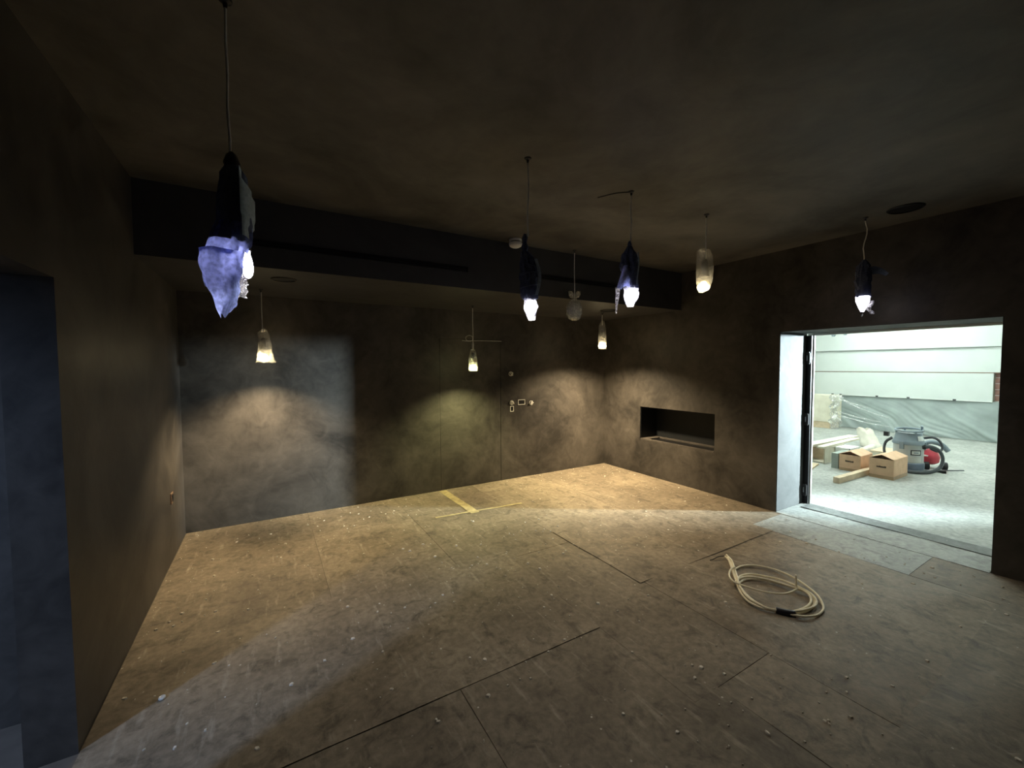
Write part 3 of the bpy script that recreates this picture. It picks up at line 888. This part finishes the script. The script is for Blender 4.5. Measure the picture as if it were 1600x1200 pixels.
MB().tube(il, 0.0065, 8).build('cable_end', M['cream'], t)
MB().tube(crom([(3.315-O.x, 2.01-O.y, 0.012), (3.25-O.x, 2.03-O.y, 0.014), (3.19-O.x, 2.035-O.y, 0.006), (3.152-O.x, 2.04-O.y, 0.004)], 5), 0.004, 6).build('bare_wires', M['dark'], t)
m = MB().tube(crom([(2.852-O.x, 1.372-O.y, 0.017), (2.865-O.x, 1.342-O.y, 0.017), (2.885-O.x, 1.312-O.y, 0.017), (2.912-O.x, 1.288-O.y, 0.017)], 4), 0.021, 10)
m.build('tape_band', M['tape'], t)

def strip(name, label, a, b, wd, mat, zz=0.0105):
    a, b = Vector((*a, 0)), Vector((*b, 0))
    c = (a+b)/2; L = (b-a).length; ang = math.atan2((b-a).y, (b-a).x)
    m = MB()
    def f(u, v):
        return ((u-.5)*L, (v-.5)*wd+0.006*noise.noise((u*5, wd*30, 2)), 0.0006+0.0008*noise.noise((u*14, v*3, wd)))
    m.grid(f, 24, 3)
    o = m.build(name, M[mat], None)
    o.location = (c.x, c.y, zz); o.rotation_euler = (0, 0, ang)
    return tag(o, label, 'tape', 'masking tape strips')
strip('masking_tape', 'wide yellowish tape strip on the floor running up to the flush door', (1.95, 5.06), (1.97, 4.10), 0.10, 'yellow', 0.0075)
strip('masking_tape', 'thin yellow tape strip crossing the end of the wider tape', (1.53, 4.19), (2.58, 4.10), 0.03, 'yellow', 0.009)

t = MB().lathe([(0.015, 0), (0.015, 0.006), (0.012, 0.009), (0.007, 0.007), (0.001, 0.007)], 18, cap0=True).build('bottle_cap', M['whiteplastic'])
t.location = (-0.49, 2.58, 0.0105)
tag(t, 'small pale round cap lying on the floor near the left wall', 'cap')

# ================================================================== the next room
bd = [(0.85, 1.455, 13.02, 2.17, 5.75, 'lowest white wall board above the plastic sheeting, with dark clips'),
      (1.475, 2.01, 13.06, 2.08, 5.75, 'middle white wall board across the next room'),
      (2.02, 2.62, 13.00, 1.60, 5.75, 'uppermost white wall board visible through the opening')]
for z0, z1, x, y0, y1, lab in bd:
    t = thing('wall_board', lab, 'board', (x, (y0+y1)/2, z0), 0, 'white boards on the far wall')
    hh = (y1-y0)/2
    MB().box(0, 0.05, -hh, hh, 0, z1-z0).build('panel', M['whiteboard'], t)
    MB().box(0.05, FX-x, -hh+0.05, hh-0.05, 0.03, z1-z0-0.03).build('batten', M['timber'], t)
    if z0 < 1:
        for y in (4.99, 4.81, 4.06, 3.48, 2.72):
            MB().box(-0.015, 0.0, y-(y0+y1)/2-0.025, y-(y0+y1)/2+0.025, 0.0, 0.03).build('clip', M['dark'], t)
        MB().box(-0.008, 0.0, -hh, hh, 0, 0.012).build('bottom_bead', M['white'], t)
t = thing('timber_rail', 'thin brown rail in the gap between the two lower white boards', 'rail', (13.06, 3.9, 1.457))
MB().box(-0.02, 0.09, -1.95, 1.8, 0, 0.016).build('rail', M['cardin'], t)

# masonry pier at the right end of the boards
pr = thing('brick_pier', 'narrow pier of reddish bricks at the right end of the white boards', 'pier', (13.18, 2.0, 0.86))
MB().box(0, 0.07, -0.25, 0.17, 0.0, 1.15).build('mortar_bed', M['mortar'], pr)
bm_ = None
for i in range(9):
    for j in range(2):
        y0 = -0.245+j*0.21 + (0.0 if i % 2 else -0.0)
        b_ = MB().box(-0.012, 0.0, y0, y0+0.198, 0.012+i*0.125, 0.012+i*0.125+0.108)
        b_.build('brick', M['brick'], pr)

# lower wall zone: dark glazing, posts, dust sheet
t = thing('glazed_plinth', 'dark low glazing with pale posts behind the plastic sheeting', 'glazing', (13.19, 3.7, 0))
MB().box(0, 0.05, -2.6, 2.4, 0, 0.84).build('glass', M['backglass'], t)
for y in (4.84, 4.27, 3.8, 3.37, 2.52, 1.9):
    MB().box(-0.05, 0.0, y-3.7-0.03, y-3.7+0.03, 0, 0.84).build('post', M['post'], t)
def sh(u, v):
    y = 1.3+(5.55-1.3)*u; z_ = 0.02+0.84*v
    q = y*1.0-z_*1.7+0.35*noise.noise((y*1.3, z_*1.5, 0))
    d_ = 0.05*(abs(math.sin(q*3.3))**1.5-0.5)*(0.3+abs(noise.noise((y*0.8, z_*0.8, 4)))*2)+0.02*noise.noise((q*7, z_*1.2, 8))
    return (13.06-0.10*(1-v)+d_*(1-v*v)-0.0, y, z_)
o = MB().grid(sh, 200, 40).build('dust_sheet', M['sheeting'])
tag(o, 'wrinkled translucent plastic dust sheet hung below the white boards', 'plastic sheet')

# draped cabinet by the far wall
t = thing('draped_cabinet', 'cream cabinet wrapped in torn plastic at the left of the dust sheet', 'cabinet', (12.42, 5.15, 0.0))
MB().box(0, 0.5, -0.40, 0.6, 0.17, 0.86).build('carcass', M['whitewood'], t)
MB().box(0.02, 0.48, -0.36, 0.58, 0.0, 0.17).build('plinth', M['timber'], t)
def dr(u, v):
    a = u
    return (-0.04+0.03*noise.noise((u*5, v*9, 1))+0.10*u, -0.36-0.16*u+0.07*noise.noise((v*7, u*3, 4))-0.06*math.sin(v*9)*u, 0.02+0.86*v)
MB().grid(dr, 10, 26).build('plastic_wrap', M['filmmilk'], t)
for k, (za, zb, yb) in enumerate(((0.80, 0.55, 4.05), (0.78, 0.35, 3.75), (0.45, 0.25, 3.9), (0.36, 0.15, 3.7))):
    MB().tube(crom([(0.12, -0.48, za), (0.22, -0.48+(yb-5.15+0.48)*0.5, (za+zb)/2-0.02), (0.38, yb-5.15, zb)], 5), 0.009, 6).build('plastic_tension_fold', M['filmmilk'], t)

# cartons
def carton(label, x0, x1, y0, y1, h, seed):
    t = thing('carton', label, 'cardboard box', ((x0+x1)/2, (y0+y1)/2, 0.004), 0.0, 'cardboard boxes in the next room')
    a, b = (x1-x0)/2, (y1-y0)/2
    th = 0.006
    m = MB().box(-a, a, -b, -b+th, 0, h).box(-a, a, b-th, b, 0, h).box(-a, -a+th, -b+th, b-th, 0, h).box(a-th, a, -b+th, b-th, 0, h).box(-a+th, a-th, -b+th, b-th, 0, th)
    m.build('body', M['card'], t)
    MB().box(-a+th, a-th, -b+th, b-th, h*0.5, h*0.55).build('contents', M['cardin'], t)
    rise = 0.055
    for s_ in (-1, 1):
        L = math.hypot(b, rise)*1.0
        ang = math.atan2(rise, b)
        m = MB().obox((0.0, s_*(-b/2), h+rise/2+0.004), (2*a, L, 0.005), 0, ang if s_ > 0 else -ang)
        m.build('flap', M['card'], t)
    m = MB().box(-a-0.002, -a, -b, b, 0.0, h*0.17)
    m.box(-a, a, -b-0.002, -b, 0.0, h*0.17)
    m.build('tape_band', M['cardtape'], t)
    q = random.Random(seed)
    m = MB()
    yy = 0.055
    while yy > -0.05:
        ww = q.uniform(0.008, 0.014)
        m.box(-a-0.0015, -a, yy-ww, yy, h*0.56, h*0.56+q.uniform(0.018, 0.026))
        yy -= ww+0.0015
    m.box(-a-0.0012, -a, -0.05, 0.055, h*0.555, h*0.57)
    m.build('print_mark', M['print_'], t)
    return t
carton('brown cardboard box with dark print, farther from the vacuum cleaner', 7.69, 8.13, 2.565, 2.835, 0.25, 2)
carton('brown cardboard box with open flaps, right beside the vacuum cleaner', 7.58, 8.12, 2.15, 2.425, 0.285, 4)
t = thing('grey_panel', 'grey-green panel standing against the farther cardboard box', 'panel', (7.72, 2.87, 0.004))
MB().box(0, 0.42, -0.012, 0.08, 0, 0.24).build('panel', M['greygreen'], t)

t = MB().obox((0, 0, 0.04), (1.20, 0.075, 0.08), 0).build('timber_beam', M['timber'])
t.location = (7.36, 2.50, 0.004); t.rotation_euler = (0, 0, -0.03)
tag(t, 'pale squared timber lying on the floor in front of the cardboard boxes', 'timber')

# open crate and boards
t = thing('open_crate', 'low open cream crate on the floor left of the cardboard boxes', 'crate', (8.15, 3.28, 0.004), 0.0)
MB().box(-0.22, 0.5, 0.12, 0.14, 0, 0.26).build('side_board', M['whitewood'], t)
MB().box(-0.22, 0.5, -0.16, -0.14, 0, 0.26).build('side_board', M['whitewood'], t)
MB().box(0.48, 0.5, -0.14, 0.12, 0, 0.26).build('end_board', M['whitewood'], t)
MB().box(-0.22, 0.48, -0.14, 0.12, 0, 0.02).build('bottom_board', M['whitewood'], t)
MB().box(0.0, 0.02, -0.14, 0.12, 0.02, 0.22).build('divider', M['timber'], t)
for k, (L, wd, c, rz, lab) in enumerate(((1.9, 0.16, (8.72, 3.36), -0.02, 'longest pale board lying across the open crate'),
                                         (1.5, 0.10, (8.60, 3.18), 0.02, 'narrower pale board lying on the crate beside the longest one'))):
    o = MB().obox((0, 0, 0.014), (L, wd, 0.028)).build('loose_board', M['whitewood'])
    o.location = (c[0], c[1], 0.266); o.rotation_euler = (0, 0, rz)
    tag(o, lab, 'board', 'loose boards on the crate')
o = MB().obox((0, 0, 0.012), (0.62, 0.09, 0.024)).build('loose_board', M['timber'])
o.location = (7.45, 3.12, 0.004); o.rotation_euler = (0, 0, 0.2)
tag(o, 'short pale board lying on the floor before the open crate', 'board')
t = thing('power_box', 'white box with small sockets between the crate and the cardboard boxes', 'box', (8.35, 3.02, 0.004))
MB().box(-0.08, 0.3, -0.12, 0.09, 0, 0.25).build('body', M['white'], t)
MB().box(-0.083, -0.08, -0.03, 0.0, 0.14, 0.17).build('socket', M['dark'], t)
MB().box(-0.083, -0.08, -0.08, -0.06, 0.10, 0.16).build('socket', M['dark'], t)
MB().box(-0.085, -0.08, -0.12, -0.105, 0, 0.25).build('edge_strip', M['greyblue'], t)

t = thing('paper_roll', 'roll of pale covering paper behind the cardboard boxes', 'paper roll', (9.40, 2.98, 0.06), 0.0)
m = MB().tube([(-0.55, 0.10, 0.06), (0.0, 0.12, 0.06), (0.55, 0.16, 0.06)], 0.06, 14)
m.build('roll', M['paper'], t)
MB().tube([(-0.56, 0.10, 0.06), (-0.552, 0.10, 0.06)], 0.03, 12).build('core', M['cardin'], t)
t.location.z = 0.006
t = thing('flat_carton', 'low flat cream carton behind the cardboard boxes', 'cardboard box', (9.32, 2.72, 0.004), 0.0)
MB().box(-0.25, 0.25, -0.10, 0.17, 0, 0.13).build('body', M['whitewood'], t)
MB().box(-0.26, 0.26, -0.11, 0.18, 0.13, 0.145).build('lid', M['timber'], t)
MB().box(-0.256, -0.25, -0.03, 0.08, 0.02, 0.05).build('dark_slot', M['dark'], t)

def sack(u, v):
    a = 2*PI*u
    r_ = (0.20-0.05*v)*(1+0.22*noise.noise((math.cos(a)*1.6, math.sin(a)*1.6, v*3)))
    return (0.18*v+r_*math.cos(a)*0.8, 0.12*v+r_*math.sin(a)*0.8, 0.01+0.33*v+0.06*noise.noise((math.cos(a)*2, math.sin(a)*2, 9))*v)
t = thing('paper_sack', 'crumpled white paper sack standing open before the dust sheet', 'sack', (10.35, 3.28, 0.004), 0.4)
MB().grid(sack, 24, 12).build('sack', M['paper'], t)
def sackfloor(u, v):
    a = 2*PI*u
    return (0.16*v*math.cos(a), 0.16*v*math.sin(a), 0.012)
MB().grid(sackfloor, 24, 2).build('sack_bottom', M['paper'], t)

# vacuum cleaner
t = thing('vacuum_cleaner', 'grey and steel industrial vacuum cleaner with coiled black hose', 'vacuum cleaner', (8.50, 2.25, 0.004))
t.scale = (0.84, 0.84, 1.0)
MB().lathe([(0.205, 0.03), (0.222, 0.05), (0.222, 0.14), (0.212, 0.15), (0.205, 0.15)], 32, cap0=True).build('base', M['baseblue'], t)
MB().lathe([(0.208, 0.15), (0.208, 0.42)], 32).build('drum', M['drum'], t)
MB().lathe([(0.214, 0.42), (0.226, 0.425), (0.226, 0.46), (0.214, 0.475), (0.20, 0.50), (0.185, 0.56), (0.182, 0.60), (0.15, 0.605), (0.001, 0.605)], 32).build('motor_head', M['greyblue'], t)
ring = [(0.185*math.cos(2*PI*i/28), 0.185*math.sin(2*PI*i/28), 0.635+0.012*math.cos(2*PI*i/28)) for i in range(29)]
MB().tube(ring, 0.016, 8).build('carry_ring', M['greyblue'], t)
for a in (0.6, 2.2, 3.9, 5.4):
    MB().obox((0.18*math.cos(a), 0.18*math.sin(a), 0.615), (0.03, 0.03, 0.05), a).build('ring_bracket', M['greyblue'], t)
MB().obox((0.17*math.cos(5.1), 0.17*math.sin(5.1), 0.675), (0.03, 0.045, 0.07), 5.1, 0.3).build('switch_horn', M['greyblue'], t)
lab = MB().lathe([(0.2105, 0.27), (0.2105, 0.35)], 10, a0=3.55, a1=4.30).build('label_plate', M['dark'], t)
MB().lathe([(0.212, 0.285), (0.212, 0.335)], 8, a0=3.63, a1=4.22).build('label_panel', M['white'], lab)
MB().lathe([(0.2132, 0.30), (0.2132, 0.318)], 8, a0=3.75, a1=4.10).build('label_print', M['greyblue'], lab)
MB().lathe([(0.2105, 0.165), (0.2105, 0.255)], 10, a0=3.30, a1=4.35).build('info_sticker', M['whiteplastic'], t)
MB().lathe([(0.2125, 0.49), (0.190, 0.56)], 6, a0=4.05, a1=4.6).build('rating_plate', M['white'], t)
for a in (3.0, 4.75, 1.2):
    MB().obox((0.222*math.cos(a), 0.222*math.sin(a), 0.41), (0.025, 0.06, 0.11), a).build('latch', M['greyblue'], t)
for a in (0.3, 1.9, 3.5, 5.0):
    m = MB().tube([(0.17*math.cos(a)-0.012, 0.17*math.sin(a), 0.022), (0.17*math.cos(a)+0.012, 0.17*math.sin(a), 0.022)], 0.022, 10)
    m.build('castor', M['dark'], t)
hp = crom([(-0.03, -0.235, 0.40), (0.02, -0.30, 0.41), (0.06, -0.39, 0.36), (0.06, -0.44, 0.25), (0.02, -0.42, 0.12), (-0.08, -0.34, 0.05), (-0.18, -0.22, 0.03), (-0.27, -0.06, 0.03), (-0.28, 0.10, 0.03)], 6)
MB().tube(hp, 0.026, 10).build('hose', M['hose'], t)
MB().tube([(-0.04, -0.20, 0.40), (-0.035, -0.245, 0.405)], [0.034, 0.034], 12).build('hose_coupling', M['dark'], t)
hp = crom([(0.10, -0.18, 0.52), (0.12, -0.30, 0.54), (0.16, -0.38, 0.48), (0.18, -0.40, 0.38), (0.12, -0.36, 0.34), (0.05, -0.28, 0.38)], 6)
MB().tube(hp, 0.018, 8).build('power_cable_loop', M['hose'], t)
hp = crom([(-0.12, 0.20, 0.50), (-0.10, 0.29, 0.42), (-0.11, 0.31, 0.30), (-0.12, 0.27, 0.18), (-0.10, 0.24, 0.08)], 6)
MB().tube(hp, 0.022, 8).build('hose_tail', M['hose'], t)
MB().obox((-0.08, 0.29, 0.55), (0.07, 0.07, 0.07)).build('tool_clip', M['dark'], t)

t = thing('floor_nozzle', 'black vacuum nozzle with steel tube lying beside the vacuum cleaner', 'nozzle', (8.72, 1.93, 0.004))
MB().tube([(-0.05, 0.10, 0.02), (0.0, 0.02, 0.022), (0.02, -0.05, 0.025)], [0.014, 0.018, 0.03], 10).build('nozzle', M['dark'], t)
MB().tube([(-0.16, 0.26, 0.016), (-0.05, 0.10, 0.02)], 0.013, 8).build('tube', M['chrome'], t)
o = MB().tube([(-0.18, 0.20, 0.012), (0.15, -0.02, 0.012)], 0.009, 8).build('steel_rod', M['hose'])
o.location = (9.0, 1.80, 0.004)
tag(o, 'thin dark rod lying on the floor beside the vacuum nozzle', 'rod')

t = thing('red_machine', 'red power tool with grey handle and wheels half hidden behind the vacuum cleaner', 'power tool', (9.02, 2.20, 0.004), -0.3)
m = MB().lathe([(0.001, 0.07), (0.12, 0.07), (0.16, 0.10), (0.17, 0.18), (0.14, 0.26), (0.08, 0.30), (0.001, 0.31)], 20, (0, -0.02, 0))
m.build('housing', M['red'], t)
MB().tube([(-0.16, -0.10, 0.06), (-0.12, -0.14, 0.06)], 0.06, 14).build('wheel', M['dark'], t)
MB().tube([(0.06, -0.20, 0.06), (0.10, -0.24, 0.06)], 0.06, 14).build('wheel', M['dark'], t)
MB().tube(crom([(-0.12, -0.02, 0.30), (-0.08, -0.10, 0.42), (0.02, -0.20, 0.40), (0.08, -0.26, 0.30)], 5), 0.035, 10).build('handle', M['greyblue'], t)
MB().lathe([(0.001, 0), (0.04, 0.004), (0.04, 0.02), (0.001, 0.024)], 12, (-0.13, -0.09, 0.20)).build('knob', M['white'], t)

# pendants in the next room, just under the opening's head
for k, (x, y, zz, lab) in enumerate(((9.0, 3.48, 2.22, 'small grey wrapped pendant in the next room, left of its pair'),
                                     (9.0, 3.30, 2.235, 'small grey wrapped pendant in the next room, right of its pair'))):
    t = thing('wrapped_pendant', lab, 'pendant lamp', (x, y, FZ), HAZE, 'pendants in the next room')
    MB().tube(wob(0, zz-FZ+0.05, 0.01, k+20), 0.005, 8).build('cord', M['cord'], t)
    wrap(t, 'cloth_wrap', M['bluegrey'], [(zz-FZ+0.09, 0, 0.012, 0.012), (zz-FZ+0.05, 0.01, 0.03, 0.03), (zz-FZ-0.01, 0.02, 0.036, 0.034), (zz-FZ-0.05, 0.02, 0.02, 0.02)], 30+k, 0.2, 18, 2.5)

# unseen ceiling battens, added to brighten the next room
for k, (x, y, lab) in enumerate(((7.4, 3.6, 'added fill batten on the next room ceiling nearest the opening'),
                                 (9.6, 3.6, 'added fill batten in the middle of the next room ceiling'),
                                 (11.8, 3.6, 'added fill batten on the next room ceiling nearest the far wall'),
                                 (9.6, 0.2, 'added fill batten on the next room ceiling, out of view to the right'))):
    t = thing('fill_batten', lab, 'ceiling light', (x, y, FZ), 0, 'added next room fill battens')
    MB().box(-0.08, 0.08, -0.8, 0.8, -0.05, 0).build('housing', M['white'], t)
    MB().box(-0.07, 0.07, -0.78, 0.78, -0.09, -0.05).build('diffuser', M['batten'], t)

# tripod floodlight standing aside in the next room, aimed at the doorway
WX, WY, WZ = 10.45, -1.45, 2.1
t = thing('work_light', 'tripod work floodlight aimed at the doorway from the side of the next room', 'work light', (WX, WY, 0.004))
MB().tube([(0, 0, 0.55), (0, 0, WZ-0.12)], 0.014, 10).build('pole', M['black'], t)
for k in range(3):
    a = 2*PI*k/3+0.4
    MB().tube([(0, 0, 0.75), (0.40*math.cos(a), 0.40*math.sin(a), 0.012)], 0.012, 8).build('leg', M['black'], t)
AIM = Vector((4.4, 2.35-0.45, 0.9)) - Vector((WX, WY, WZ))
ang = math.atan2(AIM.y, AIM.x)
MB().obox((-0.06*math.cos(ang), -0.06*math.sin(ang), WZ), (0.08, 0.24, 0.20), ang).build('housing', M['yellow'], t)
MB().obox((-0.015*math.cos(ang), -0.015*math.sin(ang), WZ), (0.006, 0.20, 0.16), ang).build('glass', M['flood'], t)
ld = bpy.data.lights.new('flood_light', 'SPOT')
ld.energy = WORK_LIGHT_W
ld.color = (0.78, 0.95, 1.0)
ld.spot_size = math.radians(36)
ld.spot_blend = 1.0
ld.shadow_soft_size = 0.17
o = bpy.data.objects.new('flood_light', ld)
COL.objects.link(o)
o.parent = t
o.location = (0.03*math.cos(ang), 0.03*math.sin(ang), WZ)
o.rotation_euler = AIM.to_track_quat('-Z', 'Y').to_euler()
